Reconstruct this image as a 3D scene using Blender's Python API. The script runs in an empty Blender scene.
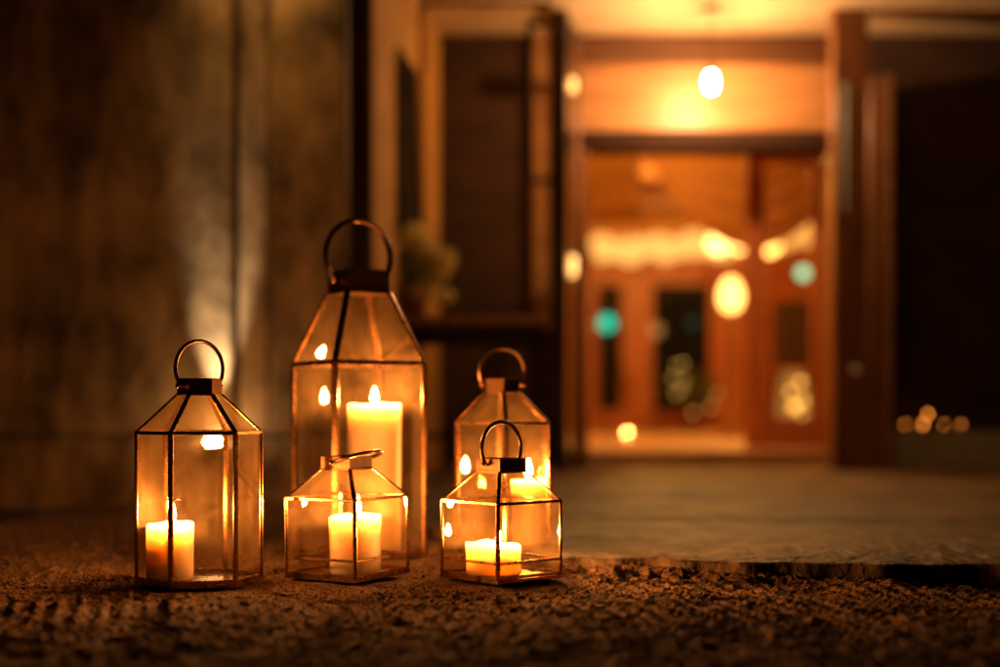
import bpy, bmesh, math, random
import numpy as np
from mathutils import Vector, Matrix
R = math.radians
PI = math.pi
random.seed(7)
scene = bpy.context.scene
COL = scene.collection

# ------------------------------------------------------------------ camera model
H = 0.37            # eye height
F = 1388.9          # focal length in pixels of the 1000 px wide photograph
HY = 410.0          # horizon row
def X(px, Y): return (px - 500.0) / F * Y
def Z(py, Y): return H + (HY - py) / F * Y
def P(px, py, Y): return Vector((X(px, Y), Y, Z(py, Y)))

# ------------------------------------------------------------------ materials
def new_mat(name):
    m = bpy.data.materials.new(name); m.use_nodes = True
    nt = m.node_tree; nt.nodes.clear()
    out = nt.nodes.new('ShaderNodeOutputMaterial')
    return m, nt, out
def N(nt, t, **kw):
    n = nt.nodes.new(t)
    for k, v in kw.items(): setattr(n, k, v)
    return n
def principled(name, col, rough=0.6, metal=0.0, col2=None, scale=8.0, bump=0.0, bscale=40.0,
               stretch=(1, 1, 1), contrast=(0.35, 0.65), rvar=0.0, spec=0.5, detail=8.0, bdist=0.01):
    m, nt, out = new_mat(name)
    b = N(nt, 'ShaderNodeBsdfPrincipled')
    b.inputs['Roughness'].default_value = rough
    b.inputs['Metallic'].default_value = metal
    b.inputs['Specular IOR Level'].default_value = spec
    tc = N(nt, 'ShaderNodeTexCoord'); mp = N(nt, 'ShaderNodeMapping')
    mp.inputs['Scale'].default_value = stretch
    nt.links.new(tc.outputs['Object'], mp.inputs['Vector'])
    nz = N(nt, 'ShaderNodeTexNoise'); nz.inputs['Scale'].default_value = scale; nz.inputs['Detail'].default_value = detail
    nz.inputs['Roughness'].default_value = 0.62
    nt.links.new(mp.outputs[0], nz.inputs['Vector'])
    cr = N(nt, 'ShaderNodeValToRGB')
    cr.color_ramp.elements[0].position = contrast[0]; cr.color_ramp.elements[1].position = contrast[1]
    c2 = col2 if col2 else tuple(c * 0.7 for c in col)
    cr.color_ramp.elements[0].color = (*c2, 1); cr.color_ramp.elements[1].color = (*col, 1)
    nt.links.new(nz.outputs['Fac'], cr.inputs['Fac']); nt.links.new(cr.outputs['Color'], b.inputs['Base Color'])
    if rvar:
        mr = N(nt, 'ShaderNodeMapRange')
        mr.inputs['To Min'].default_value = max(0.03, rough - rvar); mr.inputs['To Max'].default_value = min(1, rough + rvar)
        n2 = N(nt, 'ShaderNodeTexNoise'); n2.inputs['Scale'].default_value = scale * 2.7; n2.inputs['Detail'].default_value = 5
        nt.links.new(mp.outputs[0], n2.inputs['Vector'])
        nt.links.new(n2.outputs['Fac'], mr.inputs['Value']); nt.links.new(mr.outputs[0], b.inputs['Roughness'])
    if bump:
        bz = N(nt, 'ShaderNodeTexNoise'); bz.inputs['Scale'].default_value = bscale; bz.inputs['Detail'].default_value = 6
        nt.links.new(mp.outputs[0], bz.inputs['Vector'])
        bp = N(nt, 'ShaderNodeBump'); bp.inputs['Strength'].default_value = bump; bp.inputs['Distance'].default_value = bdist
        nt.links.new(bz.outputs['Fac'], bp.inputs['Height']); nt.links.new(bp.outputs[0], b.inputs['Normal'])
    nt.links.new(b.outputs[0], out.inputs['Surface'])
    return m
def emit(name, col, s):
    m, nt, out = new_mat(name)
    e = N(nt, 'ShaderNodeEmission'); e.inputs['Color'].default_value = (*col, 1); e.inputs['Strength'].default_value = s
    nt.links.new(e.outputs[0], out.inputs['Surface']); return m
def flame_mat(name, s):
    m, nt, out = new_mat(name)
    e = N(nt, 'ShaderNodeEmission')
    tc = N(nt, 'ShaderNodeTexCoord'); sp = N(nt, 'ShaderNodeSeparateXYZ'); cr = N(nt, 'ShaderNodeValToRGB')
    nt.links.new(tc.outputs['Generated'], sp.inputs[0]); nt.links.new(sp.outputs['Z'], cr.inputs['Fac'])
    el = cr.color_ramp.elements
    el[0].position = 0.0; el[0].color = (0.25, 0.07, 0.02, 1)
    el[1].position = 1.0; el[1].color = (0.55, 0.16, 0.02, 1)
    a = el.new(0.25); a.color = (0.95, 0.40, 0.12, 1)
    b = el.new(0.6); b.color = (1.0, 0.43, 0.14, 1)
    nt.links.new(cr.outputs['Color'], e.inputs['Color'])
    e.inputs['Strength'].default_value = s
    nt.links.new(e.outputs[0], out.inputs['Surface']); return m
def glass_mat(name, tint=(0.975, 0.93, 0.84), dust=0.05, boost=1.0, rough=0.015):
    """clear pane with a thin film of dust, smears and specks, tinted amber in place of reflected candlelight"""
    m, nt, out = new_mat(name)
    tr = N(nt, 'ShaderNodeBsdfTransparent'); tr.inputs['Color'].default_value = (*tint, 1)
    gl = N(nt, 'ShaderNodeBsdfGlossy'); gl.inputs['Roughness'].default_value = rough
    gl.inputs['Color'].default_value = (1, 1, 1, 1)
    fr = N(nt, 'ShaderNodeFresnel'); geo = N(nt, 'ShaderNodeNewGeometry'); ir = N(nt, 'ShaderNodeMapRange')
    ir.inputs['To Min'].default_value = 1.5; ir.inputs['To Max'].default_value = 1 / 1.5     # same interface seen from inside the pane
    nt.links.new(geo.outputs['Backfacing'], ir.inputs['Value']); nt.links.new(ir.outputs[0], fr.inputs['IOR'])
    ml = N(nt, 'ShaderNodeMath', operation='MULTIPLY'); ml.inputs[1].default_value = boost; ml.use_clamp = True
    nt.links.new(fr.outputs[0], ml.inputs[0])
    mx = N(nt, 'ShaderNodeMixShader')
    nt.links.new(ml.outputs[0], mx.inputs['Fac']); nt.links.new(tr.outputs[0], mx.inputs[1]); nt.links.new(gl.outputs[0], mx.inputs[2])
    df = N(nt, 'ShaderNodeBsdfDiffuse'); df.inputs['Color'].default_value = (0.80, 0.50, 0.20, 1)  # amber film: dust, plus candle glow on the panes put into its colour
    tl = N(nt, 'ShaderNodeBsdfTranslucent'); tl.inputs['Color'].default_value = (0.80, 0.50, 0.20, 1)
    m2 = N(nt, 'ShaderNodeMixShader'); m2.inputs['Fac'].default_value = 0.6
    nt.links.new(df.outputs[0], m2.inputs[1]); nt.links.new(tl.outputs[0], m2.inputs[2])
    tc = N(nt, 'ShaderNodeTexCoord')
    n1 = N(nt, 'ShaderNodeTexNoise'); n1.inputs['Scale'].default_value = 14; n1.inputs['Detail'].default_value = 7; n1.inputs['Roughness'].default_value = 0.7
    n1.inputs['Distortion'].default_value = 0.8
    v = N(nt, 'ShaderNodeTexVoronoi'); v.inputs['Scale'].default_value = 190
    nt.links.new(tc.outputs['Object'], n1.inputs['Vector']); nt.links.new(tc.outputs['Object'], v.inputs['Vector'])
    r1 = N(nt, 'ShaderNodeMapRange'); r1.inputs['From Min'].default_value = 0.35; r1.inputs['From Max'].default_value = 0.75
    r1.inputs['To Min'].default_value = dust * 0.35; r1.inputs['To Max'].default_value = dust * 1.9
    nt.links.new(n1.outputs['Fac'], r1.inputs['Value'])
    r2 = N(nt, 'ShaderNodeMapRange'); r2.inputs['From Min'].default_value = 0.10; r2.inputs['From Max'].default_value = 0.17
    r2.inputs['To Min'].default_value = 0.30; r2.inputs['To Max'].default_value = 0.0
    nt.links.new(v.outputs['Distance'], r2.inputs['Value'])
    n3 = N(nt, 'ShaderNodeTexNoise'); n3.inputs['Scale'].default_value = 30; n3.inputs['Detail'].default_value = 3
    nt.links.new(tc.outputs['Object'], n3.inputs['Vector'])
    r3 = N(nt, 'ShaderNodeMapRange'); r3.inputs['From Min'].default_value = 0.52; r3.inputs['From Max'].default_value = 0.66
    nt.links.new(n3.outputs['Fac'], r3.inputs['Value'])
    mm = N(nt, 'ShaderNodeMath', operation='MULTIPLY'); nt.links.new(r2.outputs[0], mm.inputs[0]); nt.links.new(r3.outputs[0], mm.inputs[1])
    ad = N(nt, 'ShaderNodeMath', operation='ADD'); nt.links.new(r1.outputs[0], ad.inputs[0]); nt.links.new(mm.outputs[0], ad.inputs[1])
    m3 = N(nt, 'ShaderNodeMixShader')
    nt.links.new(ad.outputs[0], m3.inputs['Fac']); nt.links.new(mx.outputs[0], m3.inputs[1]); nt.links.new(m2.outputs[0], m3.inputs[2])
    nt.links.new(m3.outputs[0], out.inputs['Surface']); return m
def cloth_mat(name, col):
    m, nt, out = new_mat(name)
    d = N(nt, 'ShaderNodeBsdfDiffuse'); t = N(nt, 'ShaderNodeBsdfTranslucent'); mx = N(nt, 'ShaderNodeMixShader'); mx.inputs['Fac'].default_value = .3
    wv = N(nt, 'ShaderNodeTexNoise'); wv.inputs['Scale'].default_value = 14; tc = N(nt, 'ShaderNodeTexCoord'); cr = N(nt, 'ShaderNodeValToRGB')
    cr.color_ramp.elements[0].color = (*[c * .75 for c in col], 1); cr.color_ramp.elements[1].color = (*col, 1)
    nt.links.new(tc.outputs['Object'], wv.inputs['Vector']); nt.links.new(wv.outputs['Fac'], cr.inputs['Fac'])
    for n in (d, t): nt.links.new(cr.outputs[0], n.inputs['Color'])
    nt.links.new(d.outputs[0], mx.inputs[1]); nt.links.new(t.outputs[0], mx.inputs[2]); nt.links.new(mx.outputs[0], out.inputs['Surface']); return m
def wax_mat():
    m, nt, out = new_mat('candle wax')
    b = N(nt, 'ShaderNodeBsdfPrincipled')
    b.inputs['Base Color'].default_value = (0.74, 0.63, 0.50, 1)
    b.inputs['Roughness'].default_value = 0.45
    b.inputs['Subsurface Weight'].default_value = 1.0
    b.inputs['Subsurface Radius'].default_value = (1.0, 0.85, 0.68)
    b.inputs['Subsurface Scale'].default_value = 0.08
    nt.links.new(b.outputs[0], out.inputs['Surface']); return m
def brick_mat():
    m, nt, out = new_mat('brown brick')
    b = N(nt, 'ShaderNodeBsdfPrincipled'); b.inputs['Roughness'].default_value = 0.8
    tc = N(nt, 'ShaderNodeTexCoord'); mp = N(nt, 'ShaderNodeMapping'); mp.inputs['Rotation'].default_value = (R(90), 0, 0)
    br = N(nt, 'ShaderNodeTexBrick'); br.inputs['Scale'].default_value = 1.0
    br.inputs['Brick Width'].default_value = 0.24; br.inputs['Row Height'].default_value = 0.085; br.inputs['Mortar Size'].default_value = 0.001
    br.inputs['Color1'].default_value = (0.060, 0.026, 0.014, 1); br.inputs['Color2'].default_value = (0.034, 0.015, 0.009, 1)
    br.inputs['Mortar'].default_value = (0.05, 0.035, 0.025, 1)
    nt.links.new(tc.outputs['Object'], mp.inputs[0]); nt.links.new(mp.outputs[0], br.inputs['Vector'])
    nt.links.new(br.outputs['Color'], b.inputs['Base Color'])
    bp = N(nt, 'ShaderNodeBump'); bp.inputs['Strength'].default_value = 0.6; bp.inputs['Distance'].default_value = 0.01; bp.invert = True
    nt.links.new(br.outputs['Fac'], bp.inputs['Height']); nt.links.new(bp.outputs[0], b.inputs['Normal'])
    nt.links.new(b.outputs[0], out.inputs['Surface']); return m

M = {}
M['brass'] = principled('aged brass', (0.38, 0.19, 0.075), 0.28, 1.0, (0.24, 0.12, 0.045), 14, 0.04, 160, rvar=0.08)
M['dark_brass'] = principled('dark brass', (0.30, 0.15, 0.065), 0.32, 1.0, (0.20, 0.10, 0.04), 16, 0.04, 160, rvar=0.08)
M['glass'] = glass_mat('lantern glass', dust=0.018, boost=0.95)
M['door_glass'] = glass_mat('door glass', dust=0.006, boost=1.4, rough=0.03)
M['wax'] = wax_mat()
M['wick'] = principled('burnt wick', (0.02, 0.015, 0.01), 0.9)
FL = 4600
M['flame'] = flame_mat('flame', FL)
M['soil'] = principled('gritty earth', (0.38, 0.20, 0.070), 0.93, 0, (0.020, 0.011, 0.005), 170, 1.0, 260, contrast=(0.38, 0.62), bdist=0.004, spec=0.25)
M['earth'] = principled('dark earth', (0.08, 0.05, 0.03), 0.95, 0, (0.04, 0.025, 0.015), 6, 0.5, 60)
M['slab'] = principled('worn stone paving', (0.19, 0.115, 0.05), 0.66, 0, (0.035, 0.021, 0.010), 3.0, 0.8, 14, rvar=0.12, contrast=(0.38, 0.60), stretch=(1.5, 0.9, 1), bdist=0.03, spec=0.35)
M['stone'] = principled('weathered wall', (0.36, 0.215, 0.09), 0.40, 0, (0.075, 0.045, 0.020), 3.2, 0.6, 7, stretch=(1.3, 1, 0.7), rvar=0.2, contrast=(0.36, 0.64), bdist=0.03)
M['plaster'] = principled('ochre plaster', (0.52, 0.28, 0.055), 0.8, 0, (0.36, 0.18, 0.03), 3, 0.3, 30)
M['ceiling'] = principled('cream boarding', (0.74, 0.58, 0.36), 0.6, 0, (0.62, 0.46, 0.26), 2, 0.1, 20)
M['brick'] = brick_mat()
M['oak'] = principled('oiled oak', (0.27, 0.115, 0.038), 0.38, 0, (0.11, 0.045, 0.016), 5, 0.2, 30, stretch=(6, 6, 0.6), rvar=0.1)
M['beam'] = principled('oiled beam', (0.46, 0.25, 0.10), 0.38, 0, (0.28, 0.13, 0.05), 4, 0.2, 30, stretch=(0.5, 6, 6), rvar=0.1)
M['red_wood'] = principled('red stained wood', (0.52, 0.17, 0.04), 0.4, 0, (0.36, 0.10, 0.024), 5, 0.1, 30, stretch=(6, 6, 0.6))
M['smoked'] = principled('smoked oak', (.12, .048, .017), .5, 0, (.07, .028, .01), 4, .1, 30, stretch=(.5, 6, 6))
M['dark_wood'] = principled('dark wood', (0.04, 0.02, 0.012), 0.75, 0, (0.025, 0.012, 0.008), 5, 0.1, 30, stretch=(0.6, 6, 6), spec=0.1)
M['black_steel'] = principled('black steel', (0.02, 0.018, 0.016), 0.35, 0.6)
M['steel'] = principled('brushed steel', (0.55, 0.55, 0.55), 0.3, 1.0)
M['grey_paint'] = principled('grey painted metal', (.16, .19, .19), .6)
M['concrete'] = principled('grey concrete', (0.62, 0.72, 0.66), 0.75, 0, (0.5, 0.6, 0.55), 7, 0.2, 50)
M['floor'] = principled('honey floor', (0.55, 0.33, 0.14), 0.3, 0, (0.42, 0.23, 0.09), 3, 0.1, 20, stretch=(1, 5, 1))
M['inner_wall'] = principled('warm painted wall', (0.76, 0.38, 0.10), 0.75, 0, (0.58, 0.27, 0.08), 2, 0.1, 20)
M['inner_ceiling'] = principled('timber ceiling', (0.42, 0.22, 0.09), 0.5, 0, (0.30, 0.14, 0.05), 3, 0.1, 20, stretch=(1, 4, 1))
M['fabric'] = cloth_mat('brown drape', (0.26, 0.12, 0.045))
M['cream_fabric'] = cloth_mat('cream drape', (0.75, 0.55, 0.28))
M['leaf'] = principled('leaf green', (0.09, 0.11, 0.025), 0.5, 0, (0.045, 0.06, 0.015), 9)
M['petal'] = cloth_mat('pale petals', (0.98, 0.88, 0.34))
M['pot'] = principled('clay pot', (0.25, 0.12, 0.06), 0.7)
M['dark_glass'] = principled('night dark glass', (0.012, 0.014, 0.012), 0.06, 0, spec=0.5)
M['bulb'] = emit('porch bulb', (1.0, 0.50, 0.20), 1750)
M['globe'] = emit('globe lamp', (1.0, 0.46, 0.11), 9)
M['globe_dim'] = emit('dim globe lamp', (1.0, 0.46, 0.09), 1.5)
M['fill_pendant'] = emit('pendant lamp', (1.0, 0.48, 0.085), 1700)
M['shade_lit'] = emit('lit lamp shade', (1.0, 0.48, 0.10), 5.5)
M['teal'] = emit('teal lamp', (0.03, 0.75, 0.42), 1.3)
M['teal_pale'] = emit('pale teal lamp', (0.35, 0.95, 0.55), 2.2)
M['fairy'] = emit('fairy bulb', (1.0, 0.50, 0.10), 3.2)
M['tea_flame'] = emit('tea light flame', (1.0, 0.30, 0.045), 14)
M['hall_flame'] = emit('hall candle flame', (1.0, 0.42, 0.10), 420)
M['uplight'] = emit('uplight lens', (1.0, 0.62, 0.30), 260)
M['reflection_glow'] = emit('reflection_glow', (1.0, 0.50, 0.14), 5)  # glow for the modelled bulb reflections in the open door

# ------------------------------------------------------------------ mesh helpers
def link_bm(name, bm, mat, parent=None, smooth=False, loc=None):
    bmesh.ops.recalc_face_normals(bm, faces=bm.faces)
    me = bpy.data.meshes.new(name); bm.to_mesh(me); bm.free()
    if smooth:
        for p in me.polygons: p.use_smooth = True
    o = bpy.data.objects.new(name, me); COL.objects.link(o)
    if mat: me.materials.append(mat)
    if parent: o.parent = parent
    if loc is not None: o.location = loc
    return o
def tag(o, label=None, cat=None, group=None, kind=None):
    if label: o['label'] = label
    if cat: o['category'] = cat
    if group: o['group'] = group
    if kind: o['kind'] = kind
    return o
def thing(name, loc, label, cat, group=None, rz=0):
    o = bpy.data.objects.new(name, None); COL.objects.link(o); o.location = loc; o.rotation_euler = (0, 0, rz)
    o.empty_display_size = 0.1
    return tag(o, label, cat, group)
def add_prism(bm, loops):
    """skin successive loops (equal counts), capped"""
    rings = [[bm.verts.new(p) for p in lp] for lp in loops]
    n = len(rings[0])
    for a, b in zip(rings, rings[1:]):
        for i in range(n): bm.faces.new((a[i], a[(i + 1) % n], b[(i + 1) % n], b[i]))
    bm.faces.new(rings[0]); bm.faces.new(rings[-1])
def add_box(bm, x0, x1, y0, y1, z0, z1, c=0.0):
    if c <= 0:
        add_prism(bm, [[(x0, y0, z0), (x1, y0, z0), (x1, y1, z0), (x0, y1, z0)], [(x0, y0, z1), (x1, y0, z1), (x1, y1, z1), (x0, y1, z1)]])
    else:
        def lp(z, i):
            a, b, d, e = x0 + i, x1 - i, y0 + i, y1 - i
            return [(a + c, d, z), (b - c, d, z), (b, d + c, z), (b, e - c, z), (b - c, e, z), (a + c, e, z), (a, e - c, z), (a, d + c, z)]
        add_prism(bm, [lp(z0, c), lp(z0 + c, 0), lp(z1 - c, 0), lp(z1, c)])
def add_bar(bm, p0, p1, w, t=None, up=Vector((0, 0, 1)), c=None):
    """chamfered bar of section w x t from p0 to p1; w lies across 'up', t along it"""
    t = t or w; p0 = Vector(p0); p1 = Vector(p1); d = (p1 - p0).normalized()
    s = d.cross(up)
    if s.length < 1e-4: s = d.cross(Vector((1, 0, 0)))
    s.normalize(); u = s.cross(d).normalized(); c = c if c is not None else min(w, t) * 0.22
    w2, t2 = w / 2, t / 2
    prof = [(w2 - c, -t2), (w2, -t2 + c), (w2, t2 - c), (w2 - c, t2), (-w2 + c, t2), (-w2, t2 - c), (-w2, -t2 + c), (-w2 + c, -t2)]
    add_prism(bm, [[p0 + s * a + u * b for a, b in prof], [p1 + s * a + u * b for a, b in prof]])
def add_tube(bm, pts, r, seg=10, closed=False):
    pts = [Vector(p) for p in pts]; n = len(pts); loops = []
    for i in range(n):
        a = pts[max(i - 1, 0)]; b = pts[min(i + 1, n - 1)]
        d = (b - a).normalized()
        if i == 0:
            ref = Vector((0, 0, 1)) if abs(d.z) < 0.9 else Vector((1, 0, 0))
            s = d.cross(ref).normalized()
        else: s = (s - d * s.dot(d)).normalized()
        u = d.cross(s); rr = r[i] if isinstance(r, (list, tuple)) else r
        loops.append([pts[i] + s * math.cos(2 * PI * k / seg) * rr + u * math.sin(2 * PI * k / seg) * rr for k in range(seg)])
    add_prism(bm, loops)
def add_lathe(bm, prof, seg=32, cx=0, cy=0, wob=None):
    """profile [(r,z)...] bottom to top, closed with poles"""
    loops = []
    for i, (r, z) in enumerate(prof):
        lp = []
        for k in range(seg):
            a = 2 * PI * k / seg
            dr, dz = wob(i, a) if wob else (0, 0)
            lp.append((cx + (r + dr) * math.cos(a), cy + (r + dr) * math.sin(a), z + dz))
        loops.append(lp)
    add_prism(bm, loops)
def add_ico(bm, c, r, sub=2, sz=1.0):
    bmesh.ops.create_icosphere(bm, subdivisions=sub, radius=r, matrix=Matrix.Translation(c) @ Matrix.Diagonal((1, 1, sz, 1)))
def add_plate(bm, poly, th):
    poly = [Vector(p) for p in poly]; n = (poly[1] - poly[0]).cross(poly[2] - poly[0]).normalized()
    add_prism(bm, [[p - n * th / 2 for p in poly], [p + n * th / 2 for p in poly]])
def box_obj(name, b, mat, parent=None, c=0.0):
    bm = bmesh.new(); add_box(bm, *b, c=c); return link_bm(name, bm, mat, parent)

# ------------------------------------------------------------------ lanterns
def lantern(name, cx, cy, n, Rr, yaw, eave, Rc, cap0, cap1, ringR, pegdeg, mid, label, w=0.0065, fold=0.0, tube=0.0045, latch=None, tilt=(0, 0)):
    t = thing(name, (cx, cy, 0), label, 'lantern', 'glass and brass lanterns standing on the ground')
    t.rotation_euler = (R(tilt[0]), R(tilt[1]), 0)
    ang = [R(yaw) + 2 * PI * k / n for k in range(n)]
    C = [Vector((math.cos(a), math.sin(a), 0)) for a in ang]
    zb = 0.008
    def at(k, r, z): v = C[k % n] * r; v.z = z; return v
    # base tray: plate with upturned rim
    bm = bmesh.new()
    lp = lambda r, z: [at(k, r, z) for k in range(n)]
    add_prism(bm, [lp(Rr - 0.001, 0.0), lp(Rr + 0.002, 0.001), lp(Rr + 0.002, zb), lp(Rr - 0.004, zb)])
    link_bm('base_tray', bm, M['brass'], t)
    for k in range(n):
        bm = bmesh.new(); add_bar(bm, at(k, Rr - w * .45, zb), at(k, Rr - w * .45, eave), w * 1.5, w, up=C[k]); link_bm('corner_post', bm, M['brass'], t)
        for nm, z, q in (('bottom_rail', zb + 0.004, w), ('eave_rail', eave, w * 1.05)) + ((('middle_rail', mid, w * .85),) if mid else ()):
            bm = bmesh.new(); add_bar(bm, at(k, Rr - w * .3, z), at(k + 1, Rr - w * .3, z), w * .7, q); link_bm(nm, bm, M['brass'], t)
        bm = bmesh.new(); add_bar(bm, at(k, Rr - w * .3, eave), at(k, Rc + 0.001, cap0), w * 1.4, w * .75, up=C[k]); link_bm('roof_rafter', bm, M['brass'], t)
        g = 0.0035
        bm = bmesh.new(); r = Rr - g * 1.3
        add_plate(bm, [at(k, r, zb), at(k + 1, r, zb), at(k + 1, r, eave - .001), at(k, r, eave - .001)], 0.002)
        link_bm('glass_pane', bm, M['glass'], t)
        bm = bmesh.new()
        add_plate(bm, [at(k, Rr - g * 1.3, eave + .002), at(k + 1, Rr - g * 1.3, eave + .002), at(k + 1, Rc - .003, cap0), at(k, Rc - .003, cap0)], 0.002)
        link_bm('roof_pane', bm, M['glass'], t)
    # cap: short prism box with a lip, hollow looking top
    bm = bmesh.new()
    add_prism(bm, [lp(Rc + .002, cap0 - .002), lp(Rc + .003, cap0), lp(Rc + .003, cap0 + .003), lp(Rc, cap0 + .004), lp(Rc, cap1 - .001), lp(Rc - .002, cap1), lp(Rc - .006, cap1), lp(Rc - .008, cap1 - .006), lp(Rc * .25, cap1 - .006)])
    cap = link_bm('cap', bm, M['dark_brass'], t)
    # ring handle and knobs
    u = Vector((math.cos(R(pegdeg)), math.sin(R(pegdeg)), 0))
    apo = Rc * math.cos(PI / n); pr = apo + 0.006; pz = (cap0 + cap1) / 2 + 0.001
    cc = math.sqrt(max(ringR ** 2 - pr ** 2, 1e-6))
    a0 = math.atan2(-cc, pr); pts = []
    side = Vector((0, 0, 1)).cross(u)
    rot = Matrix.Rotation(R(fold), 3, u)
    for i in range(49):
        a = a0 + (PI - 2 * a0) * i / 48
        p = u * (math.cos(a) * ringR) + Vector((0, 0, 1)) * (math.sin(a) * ringR + cc)
        pts.append(rot @ p + Vector((0, 0, pz)))
    bm = bmesh.new(); add_tube(bm, pts, tube, 12); link_bm('ring_handle', bm, M['dark_brass'], t, True)
    for s in (1, -1):
        bm = bmesh.new()
        q = u * s; add_tube(bm, [q * (apo - .002) + Vector((0, 0, pz)), q * (apo + .002) + Vector((0, 0, pz)), q * (apo + .010) + Vector((0, 0, pz)), q * (apo + .0115) + Vector((0, 0, pz)), q * (apo + .0165) + Vector((0, 0, pz)), q * (apo + .018) + Vector((0, 0, pz))], [.0045, .003, .003, .0055, .0055, .003], 12)
        link_bm('knob', bm, M['brass'], t, True)
    if latch is not None:
        k, z, dirn = latch
        d = (at(k + dirn, Rr, z) - at(k, Rr, z)).normalized(); o = C[k]
        p = at(k, Rr + .003, z)
        bm = bmesh.new(); add_tube(bm, [p - d * .004, p + d * .008 + o * .001, p + d * .019 - o * .002 + Vector((0, 0, .002)), p + d * .021 + Vector((0, 0, -.003)) - o * .002], .0014, 8)
        link_bm('latch', bm, M['dark_brass'], t, True)
    return t
def flame_mesh(bm, z0, h, r):
    prof = [(0.0005, 0), (.45, .05), (.85, .16), (1.0, .28), (.9, .42), (.66, .60), (.40, .77), (.18, .91), (.03, 1.0)]
    add_lathe(bm, [(max(a * r, .0003), z0 + b * h) for a, b in prof], 16)
def candle(x, y, z0, r, top, label, mel=1.0, fm='flame', fh=0.040, fr=0.0062, dip=0.10, seed=0, group='lit pillar candles inside the lanterns', fx=0, fy=0):
    rnd = random.Random(seed)
    t = thing('pillar_candle', (x, y, z0), label, 'candle', group)
    h = top - z0
    ph = [rnd.uniform(0, 6.3) for _ in range(4)]
    rim = r * 0.05 + .0015
    prof = [(r * .96, 0), (r, .003), (r, h * .33), (r * 1.0, h * .66), (r * 1.01, h - .008), (r * 1.0, h - .002), (r * .95, h), (r * .88, h - .0015), (r * .80, h - .006),
            (r * .66, h - r * dip * .62), (r * .4, h - r * dip * .92), (r * .12, h - r * dip), (.0006, h - r * dip)]
    def wob(i, a):
        if i < 3 or i > 9: return (0, 0)
        k = {3: .3, 4: .8, 5: 1, 6: 1, 7: 1, 8: .8, 9: .4}[i]
        dz = mel * k * r * (.035 * math.sin(a + ph[0]) + .025 * math.sin(2 * a + ph[1]) + .018 * math.sin(5 * a + ph[2]))
        dr = mel * k * r * (.012 * math.sin(3 * a + ph[3]) + .01 * math.sin(7 * a + ph[1]))
        return (dr, dz)
    bm = bmesh.new(); add_lathe(bm, prof, 48, wob=wob); link_bm('wax_body', bm, M['wax'], t, True)
    zt = h - r * dip
    bm = bmesh.new(); add_tube(bm, [(fx, fy, zt - .002), (fx + .0005, fy, zt + .006), (fx + .002, fy, zt + .011)], .0012, 8); link_bm('wick', bm, M['wick'], t, True)
    bm = bmesh.new(); flame_mesh(bm, 0, fh, fr)
    o = link_bm('flame', bm, M[fm], t, True); o.location = (fx + .001, fy, zt + .010)
    return t

# left hexagonal, tall square, back hexagonal, two small square ones
lantern('hexagonal_lantern', -.647, 2.990, 6, .135, -103.8, .3217, .047, .402, .438, .0600, -133.8, None,
        'six-sided glass lantern at the far left of the group, ring handle upright', w=.0075, tube=.0042, latch=(0, .185, 1))
lantern('square_lantern', -.363, 3.562, 4, .1807, -103, .488, .083, .668, .7265, .092, -148, None,
        'tallest square glass lantern behind the others, tall pitched roof and big ring', w=.0115, tube=.0074)
lantern('square_lantern', -.340, 3.105, 4, .1385, -77, .176, .057, .239, .268, .056, -122, .046,
        'small square glass lantern in front of the tallest one, ring handle folded down', fold=-74, tube=.0045, latch=(0, .085 + .05, 1), tilt=(.5, -.6))
lantern('hexagonal_lantern', .006, 3.560, 6, .135, -86, .337, .047, .415, .450, .058, -176, None,
        'six-sided glass lantern half hidden behind the small lantern on the right', w=.0075, tube=.0042)
lantern('square_lantern', .003, 3.070, 4, .134, -93.3, .170, .056, .234, .264, .058, -138.3, .043,
        'small square glass lantern at the right front, ring handle upright', tube=.0045, latch=(0, .096, -1))
zf = .0085
candle(-.704, 2.962, zf, .0495, .129, 'slim cream candle standing left inside the six-sided far left lantern', seed=1, fx=.006)
candle(-.322, 3.555, zf, .068, .385, 'tall thick cream candle inside the tallest lantern', seed=2, mel=1.3, fh=.042, fr=.0085)
candle(-.322, 3.090, zf, .0575, .137, 'short cream candle inside the small lantern with folded handle', seed=3, fx=.006)
candle(.076, 3.560, zf, .047, .192, 'medium cream candle inside the half hidden back lantern', seed=4, fh=.046, fr=.0075, fx=-.004)
candle(-.014, 3.075, zf, .061, .077, 'burnt down low cream candle inside the right front lantern', seed=5, mel=2.2, dip=.12, fh=.030, fx=.010, fy=-.005)

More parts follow.
